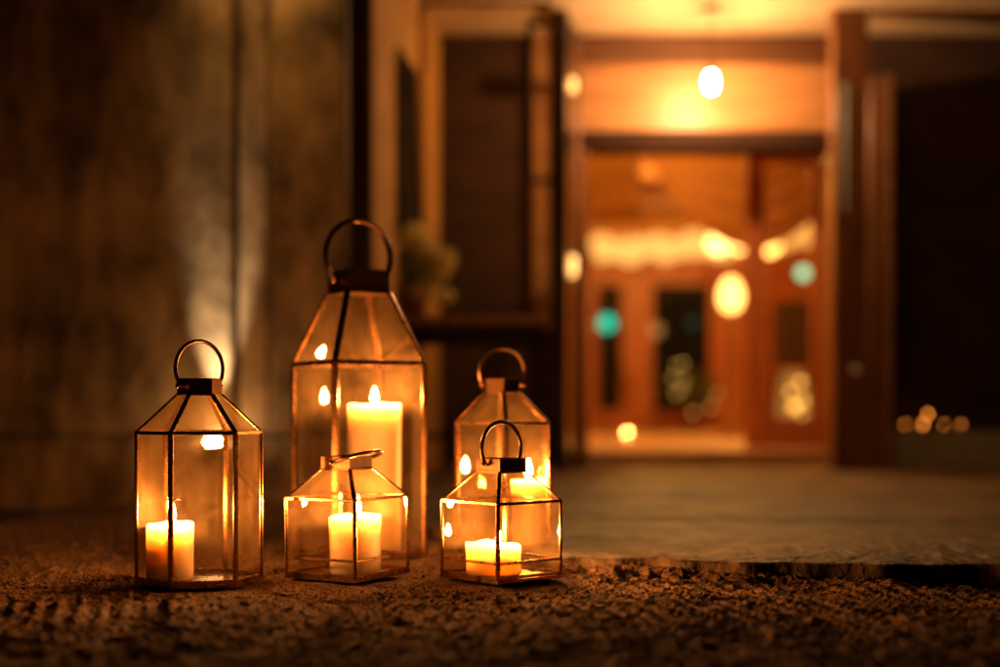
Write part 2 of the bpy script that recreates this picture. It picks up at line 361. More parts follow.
# ------------------------------------------------------------------ ground
def vnoise(xs, ys, scale, seed):
    rng = np.random.default_rng(seed)
    g = rng.random((256, 256))
    fx = xs / scale; fy = ys / scale
    ix = np.floor(fx).astype(int); iy = np.floor(fy).astype(int)
    tx = fx - ix; ty = fy - iy; tx = tx * tx * (3 - 2 * tx); ty = ty * ty * (3 - 2 * ty)
    a = g[ix % 256, iy % 256]; b = g[(ix + 1) % 256, iy % 256]; c = g[ix % 256, (iy + 1) % 256]; d = g[(ix + 1) % 256, (iy + 1) % 256]
    return (a * (1 - tx) + b * tx) * (1 - ty) + (c * (1 - tx) + d * tx) * ty
def slab_front(x):   # y of the slab's front edge
    return 3.20 - 0.17 * np.clip((x - .1) / 1.0, 0, 1.6) + 0.020 * np.sin(x * 7) + .010 * np.sin(x * 19 + 1) + .006 * np.sin(x * 43)
def gritty_ground():
    x0, x1, y0, y1, st = -1.75, 1.75, 1.75, 5.75, 0.0036
    nx = int((x1 - x0) / st); ny = int((y1 - y0) / st)
    xs = np.linspace(x0, x1, nx); ys = np.linspace(y0, y1, ny)
    XX, YY = np.meshgrid(xs, ys, indexing='ij')
    xo, yo = XX + 10, YY + 10
    h = .018 * (vnoise(xo, yo, .22, 1) - .5) + .007 * (vnoise(xo, yo, .06, 2) - .5) + .003 * (vnoise(xo, yo, .022, 3) - .5)
    crumbs = np.maximum(vnoise(xo, yo, .0075, 4) - .55, 0) * .013 + np.maximum(vnoise(xo, yo, .03, 8) - .66, 0) * .016
    h = h + crumbs + .003 * (vnoise(xo, yo, .0055, 5) - .5)
    # combed ridges running away from the viewer, in front of the paving and the lanterns
    wob = .02 * vnoise(xo, yo, .12, 6)
    rid = np.maximum(np.sin(2 * PI * (XX + wob + .25 * (YY - 2.8)) / .042), -.4)
    band = np.exp(-((YY - (slab_front(XX) - .17)) / .12) ** 2) * np.clip((XX + .05) / .25, 0, 1)
    band2 = np.exp(-((YY - 2.62) / .16) ** 2) * .7
    m = np.clip(band + band2, 0, 1) * (vnoise(xo, yo, .09, 7) * .8 + .3)
    h = h + .008 * rid * m
    # bank up to the slab's edge, with a gap of shade below it
    h = h - .012 - .018 * np.clip((XX - .35) / .8, 0, 1) * np.clip((YY - 2.2) / .6, 0, 1)
    for cx, cy, rr in ((-.647, 2.99, .16), (-.363, 3.562, .21), (-.34, 3.105, .16), (.006, 3.56, .16), (.003, 3.07, .16)):
        d = np.sqrt((XX - cx) ** 2 + (YY - cy) ** 2); w = 1 / (1 + np.exp((d - rr) / .018))
        h = h * (1 - w) + w * (h * .25 - .004)
    h = np.minimum(h, .012)
    gap = np.maximum(slab_front(XX) - YY, 0)
    bank = np.exp(-(gap / .10) ** 2) * np.clip((XX - .02) / .12, 0, 1) * np.clip(1.35 - XX, .35, 1) * (YY < 3.6)
    h = h + bank * (.026 + .020 * (vnoise(xo, yo, .05, 11) - .5) + .008 * (vnoise(xo, yo, .02, 12) - .5))
    edge = np.minimum.reduce([XX - x0, x1 - XX, YY - y0, y1 - YY])
    h = h - .03 * np.exp(-edge / .03)
    v = np.stack([XX, YY, h], -1).reshape(-1, 3)
    idx = np.arange(nx * ny).reshape(nx, ny)
    q = np.stack([idx[:-1, :-1], idx[1:, :-1], idx[1:, 1:], idx[:-1, 1:]], -1).reshape(-1, 4)
    me = bpy.data.meshes.new('gritty_ground')
    me.vertices.add(len(v)); me.vertices.foreach_set('co', v.astype(np.float32).ravel())
    me.loops.add(q.size); me.loops.foreach_set('vertex_index', q.astype(np.int32).ravel())
    me.polygons.add(len(q)); me.polygons.foreach_set('loop_start', (np.arange(len(q)) * 4).astype(np.int32))
    me.polygons.foreach_set('loop_total', np.full(len(q), 4, np.int32)); me.polygons.foreach_set('use_smooth', np.ones(len(q), bool))
    me.update(calc_edges=True); me.materials.append(M['soil'])
    o = bpy.data.objects.new('gritty_ground', me); COL.objects.link(o); tag(o, kind='structure')
gritty_ground()
tag(box_obj('ground', (-120, 120, -60, 150, -.3, -.035), M['earth']), kind='structure')

# stone paving: irregular front edge, a few long slabs with open joints
def paving():
    bm = bmesh.new(); top = .030
    cols = [(-.02, 4.6)]
    rows = [4.25, 5.35, 6.6, 8.42]
    for ci, (a, b) in enumerate(cols):
        n = 240; prev = None
        for ri, yb in enumerate(rows):
            zt = top + random.uniform(-.001, .001)
            xs = [a + (b - a) * i / n for i in range(n + 1)]
            lo = []
            for i, x in enumerate(xs):
                if ri == 0:
                    yf = float(slab_front(np.array(x)))
                    yf += .35 * max(0, (.10 - x) / .12) ** 2
                else: yf = rows[ri - 1] + .010
                lo.append(yf)
            prof = [(0, -.04), (.0, top - .03), (.001, top - .02), (.004, top - .012), (.006, top - .006), (.012, top - .002), (.022, zt)]
            wf = lambda x, z, k: .007 * (float(vnoise(np.array(x + 20.), np.array(z + 5.), .035, 21 + k)) - .5) + .003 * (float(vnoise(np.array(x + 20.), np.array(z + 5.), .012, 22 + k)) - .5)
            rowsv = [[bm.verts.new((x, y + d + (wf(x, z * 3, 0) if ri == 0 else 0), z + (wf(x, z, 3) * .35 if ri == 0 and pi > 1 else 0))) for x, y in zip(xs, lo)] for pi, (d, z) in enumerate(prof)]
            rowsv.append([bm.verts.new((x, yb - .004, zt)) for x in xs]); rowsv.append([bm.verts.new((x, yb, top - .005)) for x in xs]); rowsv.append([bm.verts.new((x, yb, -.04)) for x in xs])
            for r0, r1 in zip(rowsv, rowsv[1:]):
                for i in range(n): bm.faces.new((r0[i], r0[i + 1], r1[i + 1], r1[i]))
            for i in (0, n): bm.faces.new([r[i] for r in rowsv])
    tag(link_bm('pavement', bm, M['slab'], None, True), kind='structure')
    # left strip of paving behind the lanterns
    bm = bmesh.new(); add_box(bm, -.62, -.026, 4.05, 8.42, -.04, .029, .004); tag(link_bm('path', bm, M['slab']), kind='structure')
paving()
bm = bmesh.new()
for i in range(1500):
    x = random.uniform(-1.3, 1.4); y = random.uniform(2.2, 4.6)
    if y > float(slab_front(np.array(x))) - .01 and x > -.05: continue
    if any(math.hypot(x - cx, y - cy) < rr for cx, cy, rr in ((-.647, 2.99, .145), (-.363, 3.562, .19), (-.34, 3.105, .145), (.006, 3.56, .145), (.003, 3.07, .14))): continue
    s = random.choice((.002, .003, .003, .004, .005)) * random.uniform(.7, 1.2)
    bmesh.ops.create_icosphere(bm, subdivisions=1, radius=s, matrix=Matrix.Translation((x, y, -.009 + random.uniform(0, .007))) @ Matrix.Rotation(random.uniform(0, 3), 4, 'Z') @ Matrix.Diagonal((1.4, 1, .7, 1)))
for v in bm.verts: v.co += Vector((random.uniform(-1, 1), random.uniform(-1, 1), random.uniform(-1, 1))) * .0006
tag(link_bm('loose_grit', bm, M['soil']), 'loose grit and crumbs scattered over the rough ground', 'grit', kind='stuff')

# ------------------------------------------------------------------ left wall
YW = 5.72
t = thing('stone_wall', (-2.2, YW, 0), 'tall weathered stone wall at the left behind the lanterns', 'wall')
def wall_part(name, b, mat, c=.01, parent=t, label=None):
    ox, oy = parent.location.x, parent.location.y
    o = box_obj(name, (b[0] - ox, b[1] - ox, b[2] - oy, b[3] - oy, b[4], b[5]), mat, parent, c)
    if label: o['label'] = label
    return o
zj = Z(437, YW)
wall_part('plinth', (-6, X(346, YW), YW - .03, YW + .4, -.05, zj - .006), M['stone'], .012)
for a, b, dy in ((-900, 231, .012), (236, 268, .05), (269, 346, .012)):
    wall_part('stone_panel', (X(a, YW), X(b, YW), YW + dy, YW + .4, zj + .004, 3.6), M['stone'], .014)
wall_part('backing', (-6, X(345, YW), YW + .06, YW + .38, zj - .006, 3.55), M['dark_wood'], 0)
# short uplight at the wall foot (hidden behind the left lantern except for its glow)
ux, uy = X(213, 5.62), 5.62
t = thing('uplight', (ux, uy, 0), 'small wall uplight on a spike behind the far left lantern', 'lamp')
bm = bmesh.new(); add_tube(bm, [(0, 0, -.03), (0, 0, .15)], .012, 10); link_bm('spike', bm, M['black_steel'], t)
bm = bmesh.new(); add_lathe(bm, [(.02, .15), (.034, .16), (.038, .21), (.038, .235), (.032, .235), (.030, .222), (.001, .222)], 20); link_bm('housing', bm, M['black_steel'], t, True)
bm = bmesh.new(); add_ico(bm, (0, 0, .238), .026, 2, .8); link_bm('lens', bm, M['uplight'], t, True)

ld = bpy.data.lights.new('uplight_beam', 'SPOT'); ld.energy = 95; ld.color = (1.0, .88, .72); ld.spot_size = R(32); ld.spot_blend = .8; ld.shadow_soft_size = .02
lo = bpy.data.objects.new('uplight_beam', ld); COL.objects.link(lo); lo.parent = t; lo.location = (0, 0, .275); lo.rotation_euler = (R(180 - 15), 0, 0)
t = thing('fill_wall_light', (X(245, 5.5), 5.5, 2.72), 'small shaded lamp added out of view to throw a golden glow down the stone wall', 'lamp')  # lamp added above the view to give the wall its golden patches
bm = bmesh.new(); add_tube(bm, [(0, .19, .06), (0, .1, .08), (0, 0, .06)], .012, 10); link_bm('bracket', bm, M['black_steel'], t, True)
bm = bmesh.new(); add_lathe(bm, [(.002, .045), (.008, .045), (.04, .030), (.08, -.056), (.085, -.06), (.09, -.058), (.05, .05), (.01, .07), (.002, .071)], 24); link_bm('shade', bm, M['black_steel'], t, True)
bm = bmesh.new(); add_ico(bm, (0, 0, -.005), .025, 2); link_bm('bulb', bm, M['globe'], t, True)
l2 = bpy.data.lights.new('fill_wall_beam', 'SPOT'); l2.energy = 48; l2.color = (1.0, .56, .17); l2.spot_size = R(75); l2.spot_blend = .9; l2.shadow_soft_size = .02
lo = bpy.data.objects.new('fill_wall_beam', l2); COL.objects.link(lo); lo.parent = t; lo.location = (0, 0, -.045); lo.rotation_euler = (R(28), 0, 0)
t = thing('gap_filler', (X(358, 5.95), 5.95, -.03), 'black upright added to darken the gap between the stone wall and the ochre porch wall', 'column')  # black upright added to keep the gap between the walls dark
box_obj('shaft', (-.075, .058, -.05, .05, .02, 3.2), M['dark_wood'], t, .006)
box_obj('foot_plate', (-.08, .08, -.08, .08, 0, .0195), M['black_steel'], t, .003)
# angled lit return wall with dark window
A = Vector((X(374, 6.55), 6.55)); B = Vector((X(440, 8.40), 8.40)); d2 = (B - A).normalized(); nn = Vector((d2.y, -d2.x))
t = thing('porch_wall', (A.x, A.y, 0), 'ochre plastered side wall of the porch left of the entrance', 'wall')
bm = bmesh.new()
L = (B - A).length
def wp(s, off, z): p = d2 * s + nn * off; return (p.x, p.y, z)
add_prism(bm, [[wp(0, 0, -.05), wp(L, 0, -.05), wp(L, -.25, -.05), wp(0, -.25, -.05)], [wp(0, 0, 2.95), wp(L, 0, 2.95), wp(L, -.25, 2.95), wp(0, -.25, 2.95)]])
link_bm('wall_panel', bm, M['plaster'], t)
bm = bmesh.new(); add_prism(bm, [[wp(.50, .012, 1.25), wp(1.25, .012, 1.25), wp(1.25, .004, 1.25), wp(.50, .004, 1.25)], [wp(.50, .012, 2.22), wp(1.05, .012, 2.22), wp(1.05, .004, 2.22), wp(.50, .004, 2.22)]])
link_bm('window', bm, M['dark_glass'], t)

# ------------------------------------------------------------------ facade
YF = 8.46
xl, xr = X(588, YF), X(832, YF)         # doorway
ztop = Z(132, YF); zc = Z(35, YF)
t = thing('brick_facade', (0, YF, 0), 'dark brown brick front wall of the building around the doorway', 'building')
def fp(name, b, mat, c=.0, lab=None):
    o = box_obj(name, (b[0], b[1], b[2] - YF, b[3] - YF, b[4], b[5]), mat, t, c)
    if lab: o['label'] = lab
    return o
fp('wall', (B.x - .3, xl - .10, YF, YF + .25, -.05, 3.0), M['brick'])
fp('wall', (xr + .10, 6.0, YF, YF + .25, -.05, 3.0), M['brick'])
fp('pilaster', (X(533, YF), X(551, YF), YF - .05, YF - .001, Z(330, YF), zc - .003), M['beam'], .004, 'ochre pilaster left of the door')
fp('door_lintel', (xl - .10, xr + .10, YF - .05, YF + .25, ztop, Z(66, YF)), M['beam'], .006, 'broad oiled timber board above the doorway')
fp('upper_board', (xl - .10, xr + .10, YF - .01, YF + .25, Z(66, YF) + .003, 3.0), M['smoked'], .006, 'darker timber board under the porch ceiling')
fp('head_rail', (xl - .1, xr + .1, YF - .05, YF + .2, Z(150, YF), ztop - .003), M['dark_wood'], .005)
fp('door_jamb', (xl - .10, xl, YF - .04, YF + .25, .0, Z(150, YF) - .003), M['oak'], .006)
fp('door_jamb', (xr, xr + .10, YF - .04, YF + .25, .0, Z(150, YF) - .003), M['oak'], .006)
fp('threshold', (xl - .1, xr + .1, YF - .04, YF + .3, -.05, .118), M['floor'], .004)
fp('porch_ceiling', (-3.0, 6.5, 6.2, YF + .3, zc, zc + .12), M['ceiling'])
fp('porch_fascia', (-3.0, 6.5, 6.08, 6.195, zc - .12, zc + .3), M['dark_wood'])
# ceiling rose with the bare bulb hanging in front of the lintel
bx, by, bz = X(711, 7.85), 7.85, Z(82, 7.85)
t = thing('porch_lamp', (bx, by, zc), 'bare glowing bulb hanging from the porch ceiling above the doorway', 'lamp')
bm = bmesh.new(); add_lathe(bm, [(.05, -.001), (.05, -.012), (.035, -.022), (.002, -.024)], 24); link_bm('ceiling_rose', bm, M['dark_brass'], t, True)
bm = bmesh.new(); add_tube(bm, [(0, 0, -.02), (0, 0, bz - zc + .075)], .004, 8); link_bm('cord', bm, M['black_steel'], t)
bm = bmesh.new(); add_lathe(bm, [(.016, bz - zc + .045), (.02, bz - zc + .055), (.02, bz - zc + .085), (.006, bz - zc + .095)], 16); link_bm('bulb_holder', bm, M['dark_brass'], t, True)
bm = bmesh.new(); add_lathe(bm, [(.001, bz - zc - .050), (.014, bz - zc - .045), (.023, bz - zc - .030), (.026, bz - zc - .010), (.024, bz - zc + .010), (.018, bz - zc + .032), (.014, bz - zc + .046)], 24); link_bm('bulb', bm, M['bulb'], t, True)

# glass door leaf swung open towards the viewer, seen nearly edge-on, with long pull handle
hx, hy = X(577, 8.36), 8.36; ox, oy = X(560, 7.78), 7.78
d = Vector((ox - hx, oy - hy, 0)); Ld = d.length; rz = math.atan2(d.y, d.x)
t = thing('glass_door', (hx, hy, .035), 'black framed glass door swung open at the left of the doorway', 'door', rz=rz)
ht = 2.585
box_obj('stile', (0, .05, -.02, .02, .01, ht), M['oak'], t, .004)
box_obj('stile', (Ld - .07, Ld, -.035, .035, .01, ht), M['black_steel'], t, .004)['label'] = 'black steel outer stile'
box_obj('bottom_rail', (.05, Ld - .07, -.02, .02, .01, .12), M['black_steel'], t, .004)
box_obj('top_rail', (.05, Ld - .07, -.02, .02, ht - .04, ht), M['black_steel'], t, .004)
box_obj('pane', (.05, Ld - .07, -.005, .005, .12, ht - .04), M['door_glass'], t)
za, zb2 = Z(185, oy) - .035, Z(15, oy) - .035
bm = bmesh.new()     # handle stands off on the side facing left
yy = -.18
add_bar(bm, (Ld - .03, yy, za), (Ld - .03, yy, zb2), .036, .036, up=Vector((1, 0, 0)))
add_bar(bm, (Ld - .03, -.034, za + .03), (Ld - .03, yy, za + .03), .032, .032)
add_bar(bm, (Ld - .03, -.034, zb2 - .03), (Ld - .03, yy, zb2 - .03), .032, .032)
link_bm('pull_handle', bm, M['black_steel'], t)
# side light frame between open door and doorway with two small glowing shapes in place of the bulb's reflections
for px, py, s in ((572, 84, .045), (572, 262, .045)):
    p = P(px, py, 8.2)
    tt = thing('bulb_reflection', (p.x, p.y + .06, p.z), 'small glowing stand-in for the bulb reflection %s beside the left door jamb' % ('at the top' if py < 100 else 'lower down'), 'lamp', 'modelled bulb reflections beside the doorway')
    bm = bmesh.new(); add_box(bm, -.03, .03, 0, .155, -.04, .04, .004); link_bm('back_plate', bm, M['dark_brass'], tt)
    bm = bmesh.new(); add_lathe(bm, [(.004, -s * (1 if py < 100 else 2)), (.022, -s * .8 * (1 if py < 100 else 2)), (.025, 0), (.022, s * .8), (.004, s)], 16, 0, -.03); link_bm('glow_body', bm, M['reflection_glow'], tt, True)

# timber post and open wooden door leaf on the right
p0 = X(833, 7.9); p1 = X(868, 7.9)
t = thing('timber_post', ((p0 + p1) / 2, 7.95, .034), 'oak post right of the doorway with grey bar handle and round knob', 'post')
hw = (p1 - p0) / 2
box_obj('shaft', (-hw, hw, -.06, .06, 0, zc - .034), M['oak'], t, .006)
bm = bmesh.new(); add_bar(bm, (X(846, 7.85) - t.location.x, -.12, Z(212, 7.85) - .034), (X(846, 7.85) - t.location.x, -.12, Z(85, 7.85) - .034), .03, .03, up=Vector((1, 0, 0)))
for z in (Z(205, 7.85), Z(92, 7.85)): add_bar(bm, (X(846, 7.85) - t.location.x, -.059, z - .034), (X(846, 7.85) - t.location.x, -.12, z - .034), .02, .02)
link_bm('bar_handle', bm, M['grey_paint'], t)
bm = bmesh.new(); add_ico(bm, (X(856, 7.85) - t.location.x, -.10, Z(371, 7.85) - .034), .028, 2); add_tube(bm, [(X(856, 7.85) - t.location.x, -.059, Z(371, 7.85) - .034), (X(856, 7.85) - t.location.x, -.09, Z(371, 7.85) - .034)], .012, 10); link_bm('knob', bm, M['steel'], t, True)
t = thing('wooden_door', (X(869, 8.1), 8.12, .034), 'oak door leaf folded back against the brick right of the post', 'door')
w = X(892, 8.1) - X(869, 8.1); hh = Z(75, 8.1) - .034
box_obj('leaf', (0, w, -.02, .30, .01, hh), M['oak'], t, .006)
box_obj('edge_strip', (w * .72, w + .004, -.026, -.0205, .01, hh), M['beam'], t, .001)

# low concrete bench with tea lights
t = thing('concrete_bench', (X(930, 8.2), 8.25, .034), 'low grey concrete bench along the right brick wall', 'bench')
xa = X(840, 8.2) - t.location.x
box_obj('seat_slab', (xa, 2.2, -.06, .2, .13, Z(432, 8.19) - .034), M['concrete'], t, .006)
box_obj('plinth', (xa + .02, 2.18, -.045, .2, 0, .129), M['concrete'], t, .004)
zs = Z(432, 8.19)
tl0 = None
for i, (px, dy, lab, r) in enumerate(((905, .0, 'leftmost glass tea light holder on the concrete bench', .022), (923, -.03, 'brightest glass tea light holder on the concrete bench, nearest the post', .027),
                                   (928, .05, 'raised glass tea light holder just behind the brightest one', .03), (944, .03, 'dim glass tea light holder between brightest and last ones', .022), (961, -.01, 'rightmost glass tea light holder on the concrete bench', .024))):
    yy = 8.26 + dy
    tt = thing('tea_light', (X(px, yy), yy, zs), lab, 'candle', 'tea lights on the concrete bench')
    hz = .0 if i != 2 else .06
    r *= .65
    bm = bmesh.new(); add_lathe(bm, [(r * .8, .0005), (r, .004), (r * 1.1, .07 + hz), (r * 1.05, .07 + hz), (r * .9, .012 + hz), (.001, .011 + hz)], 20); link_bm('glass_cup', bm, M['door_glass'], tt, True)
    bm = bmesh.new(); add_lathe(bm, [(r * .7, .0125 + hz), (r * .7, .026 + hz), (.001, .026 + hz)], 20); link_bm('wax', bm, M['dark_wood'], tt, True)
    bm = bmesh.new(); flame_mesh(bm, .030 + hz, .03, .0065 if i in (1, 2) else .0022); link_bm('flame', bm, M['tea_flame'], tt, True)

# console table with flowers at the left of the entrance
YT = 7.35
t = thing('console_table', (X(478, YT), YT, .034), 'dark wooden console table below the flowers beside the entrance', 'table')
tx0, tx1 = X(402, YT) - t.location.x, X(546, YT) - t.location.x; tz = Z(318, YT) - .034
box_obj('tabletop', (tx0, tx1, -.2, .2, tz - .05, tz), M['oak'], t, .006)
box_obj('apron', (tx0 + .03, tx1 - .03, -.17, .17, tz - .14, tz - .052), M['dark_wood'], t, .003)
for sx in (tx0 + .03, tx1 - .09):
    for sy in (-.17, .11): box_obj('leg', (sx, sx + .06, sy, sy + .06, 0, tz - .141), M['dark_wood'], t, .004)
box_obj('shelf', (tx0 + .04, tx1 - .04, -.15, .15, .18, .21), M['dark_wood'], t, .003)
def leaf_cloud(bm, c, rad, n, size, rnd, flat=.75):
    for i in range(n):
        v = Vector((rnd.gauss(0, 1), rnd.gauss(0, 1), rnd.gauss(0, 1))).normalized() * rad * rnd.uniform(.45, 1.05); v.z *= flat
        p = Vector(c) + v; s = size * rnd.uniform(.6, 1.3)
        a = Vector((rnd.uniform(-1, 1), rnd.uniform(-1, 1), rnd.uniform(-1, 1))).normalized(); b = a.orthogonal().normalized()
        q = [p - a * s, p + b * s * .45, p + a * s, p - b * s * .45]
        bm.faces.new([bm.verts.new(x) for x in q])
def flower_pot(px, YP, zbase, label, rad, nfl, spots, seedv, fairy=False, name='flower_pot', cat='potted flowers', grp=None):
    rnd = random.Random(seedv)
    t = thing(name, (X(px, YP), YP, zbase), label, cat, grp)
    pr = rad * .42
    bm = bmesh.new(); add_lathe(bm, [(pr * .7, 0), (pr * .95, rad * .7), (pr * 1.08, rad * .72), (pr * 1.08, rad * .82), (pr * .95, rad * .82), (pr * .9, rad * .72), (.002, rad * .72)], 24); link_bm('pot', bm, M['pot'], t, True)
    bm = bmesh.new()
    for i in range(14):
        a = rnd.uniform(0, 2 * PI); e = rad * rnd.uniform(.2, .8)
        add_tube(bm, [(0, 0, rad * .7), (math.cos(a) * e * .4, math.sin(a) * e * .4, rad * 1.2), (math.cos(a) * e, math.sin(a) * e, rad * rnd.uniform(1.4, 2.0))], [.006, .004, .002], 6)
    link_bm('stems', bm, M['leaf'], t, True)
    bm = bmesh.new(); leaf_cloud(bm, (0, 0, rad * 1.5), rad, 900, rad * .12, rnd); link_bm('foliage', bm, M['leaf'], t)
    for (dx, dz, r) in spots:
        bm = bmesh.new()
        c = Vector((dx, -rad * .55, dz))
        for k in range(90):
            v = Vector((rnd.gauss(0, 1), rnd.gauss(0, 1), rnd.gauss(0, 1))).normalized() * r * rnd.uniform(.4, 1); p = c + v; nrm = v.normalized(); a = nrm.orthogonal().normalized(); b = nrm.cross(a)
            s = r * .32
            bm.faces.new([bm.verts.new(p + a * s), bm.verts.new(p + b * s), bm.verts.new(p - a * s), bm.verts.new(p - b * s)])
        link_bm('blossom', bm, M['petal'], t)
    if fairy:
        for k in range(fairy):
            v = Vector((rnd.gauss(0, 1), -abs(rnd.gauss(0, 1)), rnd.gauss(0, 1))).normalized() * rad
            bm = bmesh.new(); add_ico(bm, v + Vector((0, 0, rad * 1.5)), .018, 1); link_bm('fairy_bulb', bm, M['fairy'], t, True)
    return t
YP = 7.3; s = YP / F
flower_pot(414, YP, tz + .0345, 'potted pale yellow flowers on the console table left of the entrance', .19, 6,
           [((402 - 414) * s, .37, .075), ((416 - 414) * s, .41, .08), ((442 - 414) * s, .255, .075), ((388 - 414) * s, .33, .055), ((422 - 414) * s, .14, .06), ((436 - 414) * s, .12, .045), ((428 - 414) * s, .33, .065), ((450 - 414) * s, .30, .05), ((448 - 414) * s, .10, .04)], 3)

# ------------------------------------------------------------------ interior
zi = .12; YB = 18.0; IX0, IX1 = .15, 4.7; zcei = 2.9
tag(box_obj('interior_floor', (IX0, IX1, YF + .3, YB, -.05, zi), M['floor']), kind='structure')
t = thing('entrance_hall', (0, YB, 0), 'warmly lit hall seen through the doorway with timber ceiling', 'room')
def ip(name, b, mat, c=0, par=None):
    return box_obj(name, (b[0], b[1], b[2] - YB, b[3] - YB, b[4], b[5]), mat, par or t, c)
ip('side_wall', (IX0 - .2, IX0, YF + .26, YB + .2, 0, zcei), M['inner_wall'])
ip('side_wall', (IX1, IX1 + .2, YF + .26, YB + .2, 0, zcei), M['inner_wall'])
ip('ceiling', (IX0 - .2, IX1 + .2, YF + .26, YB + .2, zcei + .002, zcei + .2), M['inner_ceiling'])
ip('back_wall', (IX0, IX1, YB + .005, YB + .2, 0, zcei), M['inner_wall'])
for yb in (10.4, 12.3, 14.2, 16.1): ip('ceiling_beam', (IX0, IX1, yb, yb + .14, zcei - .16, zcei - .001), M['inner_ceiling'], .006)
# far double glazed doors
t = thing('far_doors', (X(650, YB), YB, zi), 'reddish wooden double doors with dark glass at the far end of the hall', 'door')
def fd(name, px0, px1, py0, py1, y0, y1, mat, c=.005):
    return box_obj(name, (X(px0, YB) - t.location.x, X(px1, YB) - t.location.x, y0, y1, Z(py1, YB) - zi, Z(py0, YB) - zi), mat, t, c)
fd('frame', 588, 742, 262, 276, -.10, 0, M['red_wood']); fd('frame', 588, 594, 277, 428, -.10, 0, M['red_wood']); fd('frame', 734, 742, 277, 428, -.10, 0, M['red_wood'])
for a, b, g0, g1 in ((595, 636, 597, 622), (637, 733, 652, 709)):
    lf = fd('door_leaf', a, g0, 277, 428, -.07, -.01, M['red_wood']); fd('stile', g1, b, 277, 428, -.07, -.01, M['red_wood'])
    fd('top_rail', g0, g1, 277, 285, -.068, -.012, M['red_wood']); fd('bottom_rail', g0, g1, 411, 428, -.068, -.012, M['red_wood'])
    fd('pane', g0, g1, 285, 411, -.05, -.03, M['dark_glass'], 0)
t = thing('glazed_screen', (X(790, YB), YB, zi), 'dark glazed wooden screen at the far end seen through the inner door', 'screen')
fd('frame', 764, 770, 262, 428, -.10, 0, M['red_wood']); fd('frame', 812, 818, 262, 428, -.10, 0, M['red_wood']); fd('top_rail', 770, 812, 262, 300, -.10, 0, M['red_wood']); fd('bottom_rail', 770, 812, 415, 428, -.10, 0, M['red_wood'])
fd('pane', 770, 812, 300, 415, -.05, -.03, M['dark_glass'], 0)
# inner glazed door leaf at the right of the doorway
YI = 9.2
t = thing('inner_door', (X(745, YI), YI, zi), 'red-brown glazed inner door leaf at the right half of the doorway', 'door', rz=R(4))
s = YI / F; W = 88 * s; Hd = Z(150, YI) - zi
box_obj('stile', (0, 20 * s, -.025, .025, .004, Hd), M['red_wood'], t, .004)
box_obj('stile', (W - 20 * s, W, -.025, .025, .004, Hd), M['red_wood'], t, .004)
box_obj('top_rail', (20 * s, W - 20 * s, -.023, .023, Hd - .09, Hd), M['red_wood'], t, .004)
box_obj('bottom_rail', (20 * s, W - 20 * s, -.023, .023, .004, .20), M['red_wood'], t, .004)
box_obj('pane', (20 * s, W - 20 * s, -.004, .004, .20, Hd - .09), M['door_glass'], t)
# drapes hung below the ceiling
def drape(name, x0, x1, Y, z0, z1, sag, mat, label, nf=14, base=.15):
    bm = bmesh.new(); n = 60; mrow = 18; vs = []
    for j in range(mrow + 1):
        v = j / mrow; row = []
        for i in range(n + 1):
            u = i / n
            z = z1 - v * (z1 - z0) * (base + sag * 4 * u * (1 - u))
            row.append(bm.verts.new((x0 + (x1 - x0) * u, Y + .03 * math.sin(v * nf * 2 + u * 3), z)))
        vs.append(row)
    for j in range(mrow):
        for i in range(n): bm.faces.new((vs[j][i], vs[j][i + 1], vs[j + 1][i + 1], vs[j + 1][i]))
    ox = Vector(((x0 + x1) / 2, Y, z1)); bmesh.ops.translate(bm, verts=bm.verts, vec=-ox)
    o = link_bm(name, bm, mat, None, True, ox); md = o.modifiers.new('s', 'SOLIDIFY'); md.thickness = .006
    tag(o, label, 'drape')
drape('ceiling_drape', X(645, 12.0), X(860, 12.0), 12.0, Z(240, 12), 2.73, .95, M['fabric'], 'brown cloth swag hanging from the hall ceiling behind the doorway')
drape('side_curtain', X(582, 10.0), X(640, 10.0), 10.0, Z(222, 10), 2.88, 0, M['cream_fabric'], 'short cream curtain hanging at the left of the hall', base=1)
# globe lamps along the hall
for i, (px, py, Y, r, lab) in enumerate(((606, 249, 16.8, .10, 'leftmost globe lamp hanging in the hall beyond the far doors'), (637, 246, 16.8, .09, 'second globe lamp from the left in the hall'),
        (661, 243, 16.8, .12, 'third globe lamp from the left in the hall'), (694, 247, 16.8, .08, 'fourth globe lamp from the left in the hall'), (718, 243, 16.4, .12, 'fifth globe lamp from the left in the hall'),
        (739, 239, 15.8, .14, 'globe lamp just left of the inner door stile'), (768, 243, 16.2, .14, 'globe lamp seen left through the inner door glass'),
        (786, 226, 15.0, .07, 'small globe lamp seen in the middle of the inner door glass'), (800, 216, 15.0, .13, 'globe lamp seen right through the inner door glass'))):
    p = P(px, py, Y)
    tt = thing('globe_lamp', p, lab, 'lamp', 'globe lamps hanging in the hall')
    bm = bmesh.new(); add_ico(bm, (0, 0, 0), r, 3); link_bm('globe', bm, M['globe' if i > 3 else 'globe_dim'], tt, True)
    bm = bmesh.new(); add_tube(bm, [(0, 0, r), (0, 0, zcei - p.z)], .006, 6); link_bm('cord', bm, M['black_steel'], tt)
for i, (lx, ly, lab) in enumerate(((1.15, 10.9, 'nearer unseen fill lamp added high in the hall just behind the lintel'), (2.3, 13.4, 'farther unseen fill lamp added high in the middle of the hall'))):
    tt = thing('fill_lamp', (lx, ly, zcei), lab, 'lamp', 'added fill lamps under the hall ceiling')  # unseen lamps added behind the lintel to brighten the hall
    bm = bmesh.new(); add_ico(bm, (0, 0, -.22), .06, 3); link_bm('globe', bm, M['fill_pendant'], tt, True)
    bm = bmesh.new(); add_tube(bm, [(0, 0, -.17), (0, 0, 0)], .008, 6); link_bm('cord', bm, M['black_steel'], tt)
